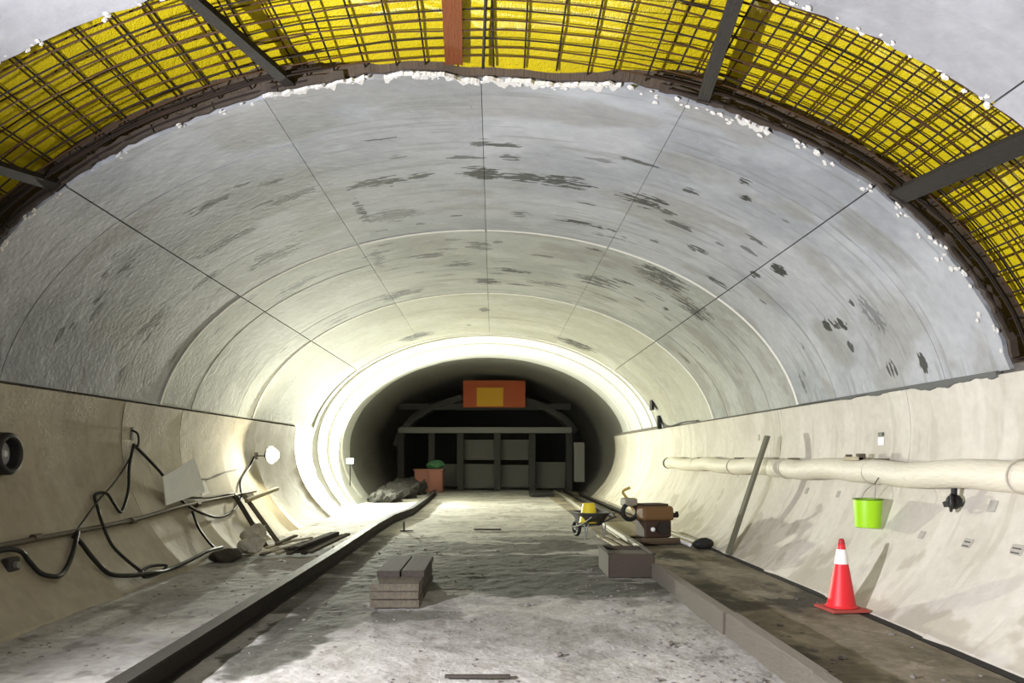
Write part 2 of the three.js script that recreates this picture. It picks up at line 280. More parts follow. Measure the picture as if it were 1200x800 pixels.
function floorTex(w, h, z0, z1) {
  return texture(w, h, (u, v) => {
    const x = FX0 + u * (FX1 - FX0), Z = z0 + v * (z1 - z0);
    const wx = x + 0.25 * (fbm(x * 1.4 + 3, Z * 1.4, 3) - 0.5), wz = Z + 0.5 * (fbm(x * 1.2, Z * 1.2 + 8, 3) - 0.5);
    let c = mix([0.62, 0.605, 0.575], [0.53, 0.515, 0.48], sstep(0.36, 0.7, fbm(wx * 1.6, wz * 1.1, 5)));
    c = mix(c, [0.69, 0.675, 0.655], 0.6 * sstep(0.5, 0.72, fbm(wx * 2.2 + 60, wz * 2.0, 5)));
    c = mix(c, [0.43, 0.41, 0.375], 0.6 * sstep(0.6, 0.72, fbm(wx * 5 + 20, wz * 3.2, 4)));
    if (x < 2.28) c = mix(c, mix([0.80, 0.785, 0.735], [0.72, 0.70, 0.65], fbm(wx * 3, wz * 3, 4)), 0.35 * sstep(0.46, 0.56, fbm(wx * 0.9 + 12, wz * 1.3, 5)));   // patches of dry pale crust
    for (const [dx, dz, sx, sz, k] of darkPatches) {
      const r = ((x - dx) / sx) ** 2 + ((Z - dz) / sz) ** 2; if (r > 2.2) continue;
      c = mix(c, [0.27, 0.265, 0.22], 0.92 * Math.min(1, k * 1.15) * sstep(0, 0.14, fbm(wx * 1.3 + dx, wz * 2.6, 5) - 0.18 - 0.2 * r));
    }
    if (x > 2.28) {                                          // brown compacted mud between the kerb and the right wall
      let b = mix([0.50, 0.46, 0.38], [0.40, 0.365, 0.29], sstep(0.38, 0.62, fbm(wx * 1.8 + 9, wz * 0.9, 5)));
      b = mix(b, [0.23, 0.21, 0.16], 0.85 * sstep(0.5, 0.62, fbm(wx * 1.3 + 4, wz * 0.75 + 3.2, 4)) * (Z > 6.4 ? 1 : 0.5));
      b = mix(b, [0.62, 0.58, 0.50], 0.6 * sstep(0.6, 0.7, fbm(wx * 2.4 + 33, wz * 2, 4)));
      c = b;
    }
    const g = (fbm(x * 16, Z * 16, 3) - 0.5) * 0.12; return c.map((q) => q + g);
  });
}
const hgt = (x, Z) => 0.028 * (fbm(x * 1.7 + 2, Z * 1.7, 4) - 0.5) + 0.022 * (fbm(x * 7, Z * 6 + 4, 3) - 0.5);
function floorPiece(z0, z1, nx, nz, tex) {
  const g = new THREE.PlaneGeometry(1, 1, nx, nz), p = g.attributes.position, uv = g.attributes.uv;
  for (let i = 0; i < p.count; i++) { const u = p.getX(i) + 0.5, v = p.getY(i) + 0.5, x = FX0 + u * (FX1 - FX0), Z = z0 + v * (z1 - z0); p.setXYZ(i, x, hgt(x, Z) * sstep(FX1, FX1 - 0.3, x), -Z); uv.setXY(i, u, v); }
  g.computeVertexNormals();
  part('floor_surface', g, new THREE.MeshStandardMaterial({ map: tex, roughness: 0.9, bumpMap: rep(grain, 6, 6 * (z1 - z0) / 9), bumpScale: 0.012 }), floor);
}
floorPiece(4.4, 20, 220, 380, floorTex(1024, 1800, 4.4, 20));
const texFar = floorTex(512, 1024, 20, 45.8);
floorPiece(20, 45.8, 80, 200, texFar);
floorPiece(-9, 4.4, 60, 90, texFar);
part('ground_slab', box(9.2, 0.25, 55, -0.35, -0.19, -18.3), mat(0x2a2620, 0.95), floor);
const trim = structure('trim_1', 'dark narrow drain gap along the foot of the right wall', 'drain');
part('silt_bed', box(0.2, 0.05, 33, 4.06, -0.028, -7.5, 0.004), mat(0x201c17, 0.9), trim);
{ // scattered grit and mud clods
  const bits = [];
  for (let i = 0; i < 900; i++) {
    const Z = 5 + 12 * rnd() ** 1.6, x = rnd() < 0.35 ? rr(1.2, 2.15) : rr(-4.2, 3.8), s = rr(0.005, 0.02) * (rnd() < 0.06 ? 2.2 : 1);
    if ((x > -2.75 && x < -2.3) || (x > 2.05 && x < 2.45) || (x > 1.5 && Z > 10.5)) continue;
    const g = new THREE.IcosahedronGeometry(s, 0); g.scale(rr(0.8, 1.8), rr(0.35, 0.8), rr(0.8, 1.5)); g.rotateY(rr(0, 6)); bits.push(g.translate(x, hgt(x, Z) + s * 0.15, -Z));
  }
  const m = part('floor_grit', bits, mat(0x77716a, 0.95), scene); m.userData = { kind: 'stuff', label: 'grit and small mud clods strewn over the floor', category: 'grit' };
}

// ---------------------------------------------------------------- open strip: membrane, reinforcement, stop boards
single('waterproofing_membrane', 'bright yellow waterproofing sheet lining the open strip of vault', 'membrane',
  shell(8.6, 171.4, 5.5, 7.7, 0.30, 0.315, 260, 26, (t, Z) => [t / 8, Z], (t, Z) => 0.035 * (fbm(t * 0.35, Z * 2.2, 3) - 0.5) - 0.17 * sstep(112, 98, t) * sstep(66, 76, t)), M.membrane);
{
  const cage = thing('rebar_cage', 'dark rusty rebar grid across the yellow membrane overhead', 'rebar');
  const arc = (Z, off, t0, t1, r, wob) => { const pts = []; for (let i = 0; i <= 60; i++) { const t = t0 + (t1 - t0) * i / 60; pts.push(onWall(t, Z + wob * (fbm(t * 0.09 + Z * 7, Z, 2) - 0.5), off + wob * 0.6 * (fbm(t * 0.13, Z * 5, 2) - 0.5))); } return tube(pts, r, 110, 5); };
  for (let i = 0; i < 12; i++) part('hoop_bar', arc(5.62 + i * 0.15, 0.085, 9, 171, 0.0075, 0.05), i % 3 ? M.rebar : M.rebarDark, cage);
  for (let i = 0; i < 6; i++) part('hoop_bar', arc(5.75 + i * 0.29, 0.225, 9, 171, 0.0075, 0.06), M.rebar, cage);
  for (let i = 0; i < 4; i++) for (const [p, q] of [[12 + i, 72 - i], [104 + i, 168]]) part('hoop_bar', arc(7.2 + i * 0.05, 0.04 + 0.05 * (i % 3), p, q, 0.0095, 0.05), M.rebarDark, cage);
  for (let t = 11; t < 170; t += 3.2) {
    const a = t + rr(-0.3, 0.3), b = a + rr(-0.5, 0.5);
    part('tie_bar', rod(onWall(a, 5.5, 0.105), onWall(b, 7.5, 0.105), 0.0095, 6), M.rebarDark, cage);
    part('tie_bar', rod(onWall(a + 1.1, 5.5, 0.245), onWall(b + 1.2, 7.5, 0.245), 0.008, 6), M.rebar, cage);
  }
}
// stout cross members spanning the open strip
const ribs = [[[36.6, 5.55], [39.6, 7.46], 0.17, 'wide dark steel channel across the right flank of rebar'], [[67.5, 5.55], [64.9, 7.46], 0.12, 'dark steel channel crossing the rebar right of the crown'],
  [[113.6, 5.55], [108.6, 7.46], 0.1, 'grey-brown steel channel crossing the rebar left of the crown'], [[143.3, 5.55], [138.0, 7.46], 0.1, 'dark steel channel across the left flank of rebar']];
for (const [[ta, Za], [tb, Zb], w, label] of ribs) {
  const g = thing('steel_channel', label, 'steel channel'), tm = (ta + tb) / 2, n = norm(tm);
  const a = onWall(ta, Za, 0.03), b = onWall(tb, Zb, 0.03);
  part('web', plankBetween(a, b, w, 0.014, n), M.rib, g);
  const d = b.clone().sub(a).normalize(), side = new THREE.Vector3().crossVectors(d, n).normalize();
  for (const s of [-1, 1]) { const o = side.clone().multiplyScalar(s * (w / 2 - 0.006)).add(n.clone().multiplyScalar(0.035)); part('flange', plankBetween(a.clone().add(o), b.clone().add(o), 0.012, 0.07, n), M.rib, g); }
}
{ const g = thing('rusty_strap', 'rust-red steel strap across the rebar at the crown', 'steel strap');
  const a = onWall(90.9, 5.55, 0.07), b = onWall(91.6, 7.4, 0.07), n = norm(91); part('strap', plankBetween(a, b, 0.17, 0.008, n), M.rust, g);
  part('edge_bar', rod(onWall(87.9, 5.55, 0.07), onWall(88.6, 7.46, 0.07), 0.016, 6), M.rebarDark, g); }
for (const [t0, t1, label] of [[103, 168, 'dark timber stop board along the left concrete edge'], [11, 70, 'dark timber stop board along the right concrete edge']]) {
  const g = thing('stop_board', label, 'stop board');
  const n = Math.round((t1 - t0) / 7.2), st = (t1 - t0) / n;
  for (let i = 0; i < n; i++) { const a = t0 + i * st, o = rr(-0.004, 0.012), z = rr(-0.015, 0.015);
    part('board', shell(a + 0.06, a + st - 0.06, (t) => edge1(t) - 0.07 + z, (t) => edge1(t) - 0.035, 0.015 + o, 0.09 + o, 8), M.board, g);
  }
}

// ---------------------------------------------------------------- lamps
{ // floodlight on the left wall
  const [x, y, Z] = WALL_LAMP.pos, g = thing('floodlight', 'glaring round floodlight bracketed to the left wall above the timber', 'floodlight', [x, y, Z], -0.35);
  part('housing', [new THREE.LatheGeometry([[0.001, -0.2], [0.07, -0.2], [0.1, -0.17], [0.17, -0.1], [0.2, -0.055], [0.205, -0.05], [0.19, -0.05], [0.16, -0.09], [0.001, -0.16]].map((p) => new THREE.Vector2(...p)), 28).rotateZ(-Math.PI / 2)], mat(0x4a4a46, 0.5, 0.4), g);
  part('lens', new THREE.SphereGeometry(0.15, 24, 14).scale(0.8, 1, 1), mat(0xffffff, 0.4, 0, { emissive: WALL_LAMP.color, emissiveIntensity: 14 }), g);
  part('bracket', [box(0.3, 0.03, 0.05, -0.3, -0.02, 0), box(0.02, 0.16, 0.12, -0.46, -0.02, 0)], M.grey, g);
  const l = new THREE.PointLight(WALL_LAMP.color, WALL_LAMP.power, 0, 2); l.castShadow = true; l.shadow.radius = 5; g.add(l);
}
{ // lamp deeper in, shining back towards the viewer
  const [x, y, Z] = FAR_LAMP.pos, g = thing('work_lamp', 'small star-bright work lamp on a stand at the dark edge', 'lamp', [x, 0, Z]);
  part('stand_pole', cyl(0.02, 0.02, y - 0.1, 0, (y - 0.1) / 2, -0.06, 8), M.black, g);
  for (let i = 0; i < 3; i++) { const a = i * 2.094 + 0.5; part('stand_leg', rod(new THREE.Vector3(0, 0.5, -0.06), new THREE.Vector3(Math.cos(a) * 0.2 + 0.12, 0.01, Math.sin(a) * 0.3 - 0.06), 0.014), M.black, g); }
  part('housing', box(0.3, 0.26, 0.09, 0, y, -0.055, 0.02), M.black, g);
  part('lens', box(0.25, 0.2, 0.02, 0, y, -0.004), mat(0xffffff, 0.4, 0, { emissive: FAR_LAMP.color, emissiveIntensity: 14 }), g);
  const l = new THREE.SpotLight(FAR_LAMP.color, FAR_LAMP.power, 0, 1.5, 0.5, 2); l.position.set(0, y, 0.03); l.target.position.set(1.8, y + 2, 2.8); l.castShadow = true; l.shadow.radius = 4; g.add(l, l.target);
}
{ // floodlight on a tripod beside the viewer
  const [x, y, Z] = NEAR_LAMP.pos, dx = NEAR_LAMP.aim[0] - x, dz = -(NEAR_LAMP.aim[2] - Z);
  const g = thing('tripod_floodlight', 'tripod floodlight standing left of the viewer, lighting the right wall', 'floodlight', [x, 0, Z], Math.atan2(dx, dz));
  part('stand_pole', cyl(0.022, 0.022, y - 0.2, 0, (y - 0.2) / 2, -0.1, 8), M.black, g);
  for (let i = 0; i < 3; i++) { const a = i * 2.094 + 0.5; part('stand_leg', rod(new THREE.Vector3(0, 0.7, -0.1), new THREE.Vector3(Math.cos(a) * 0.22, 0.01, Math.sin(a) * 0.22 - 0.1), 0.016), M.black, g); }
  part('housing', box(0.4, 0.32, 0.12, 0, y, -0.07, 0.02), M.black, g);
  part('lens', box(0.34, 0.26, 0.02, 0, y, -0.004), mat(0xffffff, 0.4, 0, { emissive: NEAR_LAMP.color, emissiveIntensity: 10 }), g);
  const l = new THREE.SpotLight(NEAR_LAMP.color, NEAR_LAMP.power, 0, 1.2, 0.8, 2); l.position.set(x, y, -Z).add(new THREE.Vector3(dx, 0, dz).normalize().multiplyScalar(0.04));
  l.target.position.set(NEAR_LAMP.aim[0], NEAR_LAMP.aim[1], -NEAR_LAMP.aim[2]); l.castShadow = true; l.shadow.radius = 3; scene.add(l, l.target);
}

// ---------------------------------------------------------------- long things on the floor
function beamAlong(pts, w, h, label, name, flange = true, m = M.steelBeam) {              // steel beam of I section along the floor
  const g = thing(name, label, 'steel beam');
  const seg = (u0, u1, v0, v1) => { const P = [], I = []; pts.forEach(([x, Z]) => [[u0, v0], [u1, v0], [u1, v1], [u0, v1]].forEach(([u, v]) => P.push(x + u, v, -Z)));
    const n = pts.length; for (let i = 0; i < n - 1; i++) for (let k = 0; k < 4; k++) { const a = i * 4 + k, b = i * 4 + (k + 1) % 4; I.push(a, b, a + 4, b, b + 4, a + 4); }
    I.push(0, 2, 1, 0, 3, 2, n * 4 - 4, n * 4 - 3, n * 4 - 2, n * 4 - 4, n * 4 - 2, n * 4 - 1);
    let q = new THREE.BufferGeometry(); q.setAttribute('position', new THREE.Float32BufferAttribute(P, 3)); q.setIndex(I); q = q.toNonIndexed(); q.computeVertexNormals();
    const uv = []; for (let i = 0; i < q.attributes.position.count; i++) uv.push(q.attributes.position.getZ(i), q.attributes.position.getY(i) + q.attributes.position.getX(i)); q.setAttribute('uv', new THREE.Float32BufferAttribute(uv, 2)); return q; };
  if (flange) { part('bottom_flange', seg(-w / 2, w / 2, 0.005, 0.025), m, g); part('web', seg(-0.012, 0.012, 0.025, h - 0.02), m, g); part('top_flange', seg(-w * 0.42, w * 0.42, h - 0.02, h), m, g); }
  else part('body', seg(-w / 2, w / 2, 0, h), m, g);
  return g;
}
beamAlong([[-2.47, 3.2], [-2.5, 8], [-2.52, 12], [-2.6, 17], [-2.58, 19.5], [-2.36, 22], [-2.4, 27], [-2.55, 34]], 0.17, 0.21, 'long dark steel beam running along the left floor', 'steel_beam');
beamAlong([[2.62, 13.6], [2.66, 20], [2.8, 28], [2.85, 36]], 0.1, 0.12, 'pale-topped rail running from the wheelbarrow to the far end', 'floor_rail', true, mat(0x8f8a7c, 0.6, 0.4));
beamAlong([[3.3, 21], [3.3, 36]], 0.1, 0.13, 'dark rail on the right running beyond the machine', 'floor_rail');
beamAlong([[3.75, 22], [3.7, 33]], 0.12, 0.12, 'dark rail lying nearest the right wall', 'floor_rail');
{ // kerb
  const g = thing('concrete_kerb', 'low concrete kerb edging the brown strip near the right wall', 'kerb'); const m = mat(0x877e6e, 0.95, 0, { bumpMap: rep(grain, 1, 4), bumpScale: 0.04 });
  let z = 3.4; for (const L of [1.9, 2.0, 1.9, 1.5]) { const q = new RoundedBoxGeometry(0.12, 0.22, L - 0.015, 4, 0.012); part('kerb_block', roughen(q, 0.014, 7).translate(2.25 + rr(-0.012, 0.012), 0.1, -(z + L / 2)), m, g); z += L; }
}
{ const g = thing('steel_trough', 'squat open steel box at the far end of the kerb', 'steel box', [1.93, 0, 11.2]); const m = mat(0x463d32, 0.85, 0.2, { bumpMap: rep(grain, 1, 1), bumpScale: 0.01 });
  for (const s of [-1, 1]) { part('side_plate', box(0.03, 0.33, 1.0, s * 0.31, 0.17, 0), m, g); part('end_plate', box(0.62, 0.33, 0.03, 0, 0.17, s * 0.485), m, g); part('rim', box(0.06, 0.025, 1.02, s * 0.31, 0.335, 0), m, g); }
  part('lid', box(0.58, 0.02, 0.62, 0, 0.30, 0.15), mat(0x5c5446, 0.85), g); part('bottom_plate', box(0.6, 0.02, 0.95, 0, 0.02, 0), m, g); }
// stacked sleepers on the floor
for (const [z, L, h, n, label] of [[8.78, 0.5, 0.27, 3, 'short stack of timber boards nearest the viewer on the floor'], [9.78, 1.35, 0.33, 4, 'longer dark timber stack behind the short stack']]) {
  const g = thing('timber_stack', label, 'timber', [-1.1, 0, z]);
  for (let i = 0; i < n; i++) for (const s of n === 3 ? [0] : [-1, 1]) part('board', box(s ? 0.275 : 0.55, h / n - 0.006, L + rr(-0.03, 0.03), s * 0.142 + rr(-0.012, 0.012), 0.012 + h / n * (i + 0.5), 0, 0.008), n === 3 ? M.wood : M.woodDark, g);
}

// ---------------------------------------------------------------- left wall
{ const g = thing('wall_pipe', 'thin pipe running low along the left wall behind cables', 'pipe'); const m = mat(0x5f574a, 0.6, 0.3);
  const pts = [[201.6, 5], [201.4, 8], [201, 10.9], [199.6, 12.8], [198.6, 16.1], [198.4, 16.8]].map(([t, Z]) => onWall(t, Z, -0.07)); part('pipe_run', tube(pts, 0.032, 60, 10), m, g);
  for (const Z of [8.6, 10.9, 13.4, 15.4]) { const t = Z < 11 ? 201.1 : 201 - (Z - 10.9) * 0.46, p = onWall(t, Z, -0.07); part('coupling', cyl(0.046, 0.046, 0.14, 0, 0, 0, 12).rotateX(Math.PI / 2).translate(p.x, p.y, p.z), m, g); part('bracket', rod(p, onWall(t, Z, 0), 0.012), M.black, g); } }
const cables = [
  ['thick black cable falling from the wall hook in a kink', 0.022, [[181.9, 11.69], [187.6, 11.41], [193.8, 11.11], [198.6, 10.72], [197.2, 10.62], [194, 10.47], [193.9, 10.27], [197.4, 10.14], [200.9, 10.01], [205.5, 10.01], [209.4, 10.01], [212.8, 10.03]]],
  ['black cable swinging from the hook past the white sheet to the floodlight', 0.026, [[181.9, 11.69], [186, 12.1], [190.5, 12.42], [196.1, 12.75], [200.2, 12.99], [203, 13.3], [204.7, 14.06], [203.6, 14.86], [199.9, 15.61], [194.5, 16.15], [188.5, 17.05], [185.4, 17.35]]],
  ['black cable strung level right of the white sheet', 0.02, [[197.2, 12.94], [198.3, 14.01], [198.2, 15.02], [198.3, 15.76]]],
  ['thin sagging wire above the level cable', 0.011, [[191.5, 13.61], [192.4, 14.39], [190.3, 15.53], [189.4, 16.35]]],
  ['black cable dropping behind the pipe to the planks', 0.022, [[201.5, 13.05], [206.7, 12.79], [211.5, 12.65], [213.2, 12.81]]],
  ['heavy black cable sagging along the foot of the left wall', 0.03, [[201.9, 9.32], [203.3, 9.33], [207.6, 9.3], [211, 9.46], [213, 9.8], [214, 10.26], [214.2, 10.82], [214, 11.52], [213.4, 12.34], [213.2, 13.09]]],
  ['black cable dipping in a deep loop at the left edge', 0.028, [[202.3, 7.6], [202.3, 7.99], [203.3, 8.15], [205.1, 8.26], [207.7, 8.25], [209.1, 8.38], [208.3, 8.69], [205.5, 9.04], [201.6, 9.37]]],
  ['thin cable slanting from the pipe up to the wall hook', 0.012, [[201.6, 9.37], [195.3, 10.25], [192, 10.73], [186.8, 11.4], [182.3, 11.69]]],
  ['small closed coil of cable at the wall foot', 0.022, [[213, 10], [212.4, 10.41], [213.6, 10.75], [214.2, 10.51], [213.8, 10.03], [213, 10.05]]]];
for (const [label, r, pts] of cables) single('hanging_cable', label, 'cable', tube(pts.map(([t, Z], i) => onWall(t, Z, -0.055 - 0.05 * ((i * 7) % 3) / 2)), r, 90, 7), M.cable);
{ const g = thing('wall_hook', 'dark iron hook holding the cables on the left wall', 'hook'); const p = onWall(179, 11.72, 0); part('plate', box(0.02, 0.2, 0.09, p.x + 0.012, p.y, p.z), M.black, g); part('arm', tube([[0.02, 0.05], [0.1, 0], [0.12, -0.12], [0.09, -0.2], [0.05, -0.17]].map(([x, y]) => new THREE.Vector3(p.x + x, p.y + y, p.z)), 0.016, 20), M.black, g); }
{ // white sheet standing on the pipe
  const q = [[190.9, 12.35], [186.2, 13.49], [197.4, 13.5], [199, 12.05]].map(([t, Z], i) => onWall(t, Z, [-0.12, -0.25, -0.25, -0.12][i])), n = new THREE.Vector3(1, 0.1, 0.15).normalize().multiplyScalar(0.008);
  const slab = (q) => { const P = []; const f = q.map((v) => v.clone().add(n)), b = q.map((v) => v.clone().sub(n)); const quad = (a, b, c, d) => P.push(a, b, c, a, c, d); quad(f[0], f[1], f[2], f[3]); quad(b[3], b[2], b[1], b[0]); for (let i = 0; i < 4; i++) quad(f[i], b[i], b[(i + 1) % 4], f[(i + 1) % 4]); const g = new THREE.BufferGeometry().setFromPoints(P); g.computeVertexNormals(); return g; };
  single('white_sheet', 'tilted white board leaning on the left wall among cables', 'board', slab(q), M.white);
  single('white_scrap', 'small torn white scrap beside the tilted white board', 'scrap', slab([[194.2, 13.62], [193, 14.0], [197.2, 14.0], [197.8, 13.6]].map(([t, Z]) => onWall(t, Z, -0.13))), M.white); }
{ const p = onWall(184.3, 8.45, 0), g = thing('round_vent', 'round black ring fitting with pale centre at the left edge', 'vent', [p.x, p.y, 8.45]);
  part('rim', new THREE.LatheGeometry([[0.13, -0.02], [0.15, 0.2], [0.19, 0.23], [0.235, 0.2], [0.24, -0.02]].map((p) => new THREE.Vector2(...p)), 32).rotateZ(-Math.PI / 2), mat(0x1e1d1b, 0.55), g);
  part('centre_disc', cyl(0.14, 0.14, 0.02, 0, 0.1, 0, 28).rotateZ(-Math.PI / 2), mat(0x9a9a96, 0.5), g); part('hub', cyl(0.05, 0.035, 0.05, 0, 0.13, 0, 16).rotateZ(-Math.PI / 2), mat(0xd8d8d4, 0.5), g); }
{ const p = onWall(204.4, 8.0, 0), g = thing('cable_socket', 'small dark socket box where a cable meets the left wall', 'socket', [p.x, p.y, 8.0]); part('body', box(0.09, 0.15, 0.2, 0.03, 0, 0, 0.02), mat(0x37332e, 0.7), g); part('cap', cyl(0.035, 0.035, 0.05, 0, 0.09, 0, 14).rotateZ(-Math.PI / 2), M.grey, g); }
// planks and sacks by the floodlight
const plank = (name, label, a, b, w, t, m, group) => single(name, label, 'plank', plankBetween(a, b, w, t), m, group);
const pileL = 'pale offcuts heaped below the floodlight', pileD = 'dark planks heaped against the steel beam';
for (let i = 0; i < 8; i++) { const x = -3.82 + (i % 5) * 0.12, Z = 13.2 + 0.09 * i, y = 0.04 + Math.floor(i / 3) * 0.055, a = rr(0.15, 0.9), L = rr(0.25, 0.42); plank('timber_offcut', 'short pale offcut in the heap beside the sack', V(x - Math.sin(a) * L, y, Z - Math.cos(a) * L), V(x + Math.sin(a) * L, y + rr(0.02, 0.12), Z + Math.cos(a) * L), 0.085, 0.035, i % 3 ? M.woodPale : M.wood, pileL); }
for (let i = 0; i < 6; i++) { const x = -3.28 + (i % 4) * 0.115, y = 0.035 + Math.floor(i / 4) * 0.075 + (i % 2) * 0.02; plank('dark_plank', 'dark plank in the heap between offcuts and steel beam', V(x - 0.2, y, 13.15 + rr(-0.1, 0.1)), V(x + 0.2, y + 0.1 + rr(0, 0.08), 14.6 + rr(-0.2, 0.2)), 0.1, 0.045, i % 3 ? M.woodDark : M.wood, pileD); }
plank('leaning_plank', 'dark plank leaning on left wall, the one nearer the white sheet', V(-4.2, 0.02, 14.2), onWall(199.5, 15.2, -0.14), 0.1, 0.03, M.woodDark);
plank('leaning_plank', 'dark plank leaning on left wall, the one nearer the floodlight', V(-4.1, 0.02, 14.7), onWall(199, 15.7, -0.14), 0.1, 0.03, M.wood);
single('lit_pipe_end', 'pale rod drawn for the lamplit end of the low wall pipe', 'pole', rod(V(-4.95, 0.8, 15.4), V(-4.75, 0.98, 16.9), 0.045, 10), M.woodPale);  // lamplight on the pipe end, put in as a pale-coloured rod
for (const [x, y, Z, s, label] of [[-4.1, 0.2, 13.1, 0.2, 'crumpled pale sack slumped at the left wall foot'], [-4.25, 0.3, 13.7, 0.2, 'pale sack piled higher behind the slumped one']])
  single('cement_sack', label, 'sack', roughen(roughen(new THREE.IcosahedronGeometry(s, 7).scale(1.0, 0.85, 0.9), 0.12, 5), 0.035, 16).translate(x, y, -Z), mat(0xc9c3b0, 0.9));
single('rubble_lump', 'dark rubble lump between the sack and the cable end', 'rubble', roughen(new THREE.IcosahedronGeometry(0.2, 3).scale(1.3, 0.55, 1), 0.07, 6).translate(-4.3, 0.09, -12.4), mat(0x4b453b, 0.95));

// small things on the middle of the floor
{ const g = thing('steel_bracket', 'small dark bracket on the floor beside the steel beam', 'bracket', [-1.95, 0, 17.3]); part('foot', box(0.3, 0.02, 0.14, 0, 0.02, 0), M.black, g); part('upright', box(0.03, 0.2, 0.12, -0.06, 0.12, 0), M.black, g); }
single('floor_stick', 'short dark stick lying across the middle floor', 'stick', box(0.62, 0.035, 0.06, -0.13, 0.035, -17.4), M.woodDark);
single('floor_stick', 'flat dark strip at the bottom of the picture', 'strip', box(0.5, 0.02, 0.06, -0.12, 0.02, -5.86), M.woodDark);
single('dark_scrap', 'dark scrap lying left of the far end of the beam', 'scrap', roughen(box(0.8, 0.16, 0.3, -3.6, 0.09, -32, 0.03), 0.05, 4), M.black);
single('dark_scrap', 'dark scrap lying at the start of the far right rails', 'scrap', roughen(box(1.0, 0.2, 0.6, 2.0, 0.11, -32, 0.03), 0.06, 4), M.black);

// ---------------------------------------------------------------- right side
{ const g = thing('wall_duct', 'long cream pipe hung along the right wall', 'pipe'); const pts = []; for (let Z = 3; Z <= 21.2; Z += 0.6) pts.push(V(4.83 + 0.01 * Math.sin(Z * 3), 1.5 + 0.018 * Math.sin(Z * 1.9) + 0.012 * Math.sin(Z * 4.1), Z));
  part('pipe_run', tube(pts, 0.152, 120, 22), M.duct, g); part('end_cap', cyl(0.155, 0.155, 0.04, 0, 0, 0, 22).rotateX(Math.PI / 2).translate(4.83, 1.5, -21.2), M.grey, g);
  for (const Z of [4.5, 7.0, 9.75, 12.6, 15.4, 18.2]) { part('strap', new THREE.TorusGeometry(0.156, 0.01, 6, 24).translate(4.83, 1.5 + 0.018 * Math.sin(Z * 1.9), -Z), M.duct, g); part('hanger', box(0.2, 0.025, 0.03, 4.93, 1.655, -Z), mat(0x6b6354, 0.6, 0.3), g); } }
{ const g = thing('pipe_valve', 'round black valve hanging under the cream pipe', 'valve', [4.83, 1.22, 8.05]); part('neck', cyl(0.03, 0.03, 0.12, 0, 0.1, 0, 12), M.black, g); part('body', new THREE.SphereGeometry(0.08, 18, 12), M.black, g); part('handwheel', new THREE.TorusGeometry(0.085, 0.014, 8, 22).rotateY(1.1).translate(-0.05, -0.01, 0.03), mat(0x2b2927, 0.5, 0.3), g); part('flange', cyl(0.045, 0.045, 0.05, -0.07, 0, 0, 14).rotateZ(0.3), mat(0x3b3936, 0.5, 0.3), g); }
{ const g = thing('pipe_prop', 'short timber wedge lying on the cream pipe', 'timber', [4.78, 1.665, 10.2]); part('bar', box(0.08, 0.05, 0.42, 0, 0, 0), M.woodPale, g); part('clamp', box(0.1, 0.09, 0.08, 0.02, 0.02, 0.17), mat(0x5b5142, 0.8), g); part('clamp', box(0.08, 0.07, 0.05, 0.02, 0.02, -0.17), mat(0x5b5142, 0.8), g); }
single('leaning_post', 'tall grey-green plank leaning against the right wall over the pipe', 'plank', plankBetween(V(4.02, 0.02, 13.15), V(4.66, 2.04, 13.05), 0.16, 0.05, new THREE.Vector3(1, 0, 0)), mat(new THREE.Color(0xffffff), 0.9, 0, { map: texture(128, 256, (u, v) => mix([0.47, 0.46, 0.38], [0.33, 0.32, 0.26], fbm(u * 14, v * 3, 4))) }));
{ const t = Math.asin((1.93 - CY) / B) / D, p = onWall(t, 10.0, -0.02), g = thing('wall_label', 'small white label clipped on the right wall above the pipe', 'label', [p.x, p.y, 10.0]); part('card', box(0.012, 0.1, 0.14, 0, -0.04, 0, 0.002), mat(0xf6f5f0, 0.6), g); part('clip', box(0.03, 0.05, 0.12, 0, 0.05, 0), mat(0x4b4944, 0.6), g); }
{ const g = thing('traffic_cone', 'red traffic cone with a white reflective collar', 'traffic cone', [3.83, 0.005, 8.45], 0.1); const red = mat(0xe0222a, 0.5);
  const R = (y) => 0.152 - 0.122 * (y - 0.04) / 0.72;
  part('base', [box(0.42, 0.035, 0.42, 0, 0.02, 0, 0.015)], mat(0xa8483c, 0.8), g);
  part('body', new THREE.LatheGeometry([[0.001, 0.03], [0.18, 0.035], [0.165, 0.05], [R(0.06), 0.07], [R(0.52), 0.52], [R(0.7), 0.7], [R(0.74), 0.74], [0.001, 0.745]].map((p) => new THREE.Vector2(...p)), 36), red, g);
  part('reflective_collar', new THREE.LatheGeometry([[R(0.51), 0.51], [R(0.515) + 0.003, 0.515], [R(0.665) + 0.003, 0.665], [R(0.67), 0.67]].map((p) => new THREE.Vector2(...p)), 36), mat(0xf6f4ee, 0.45), g);
  part('tip', new THREE.LatheGeometry([[0.036, 0.715], [0.036, 0.735], [0.028, 0.775], [0.018, 0.785], [0.001, 0.785]].map((p) => new THREE.Vector2(...p)), 24), mat(0xb02028, 0.6), g); }
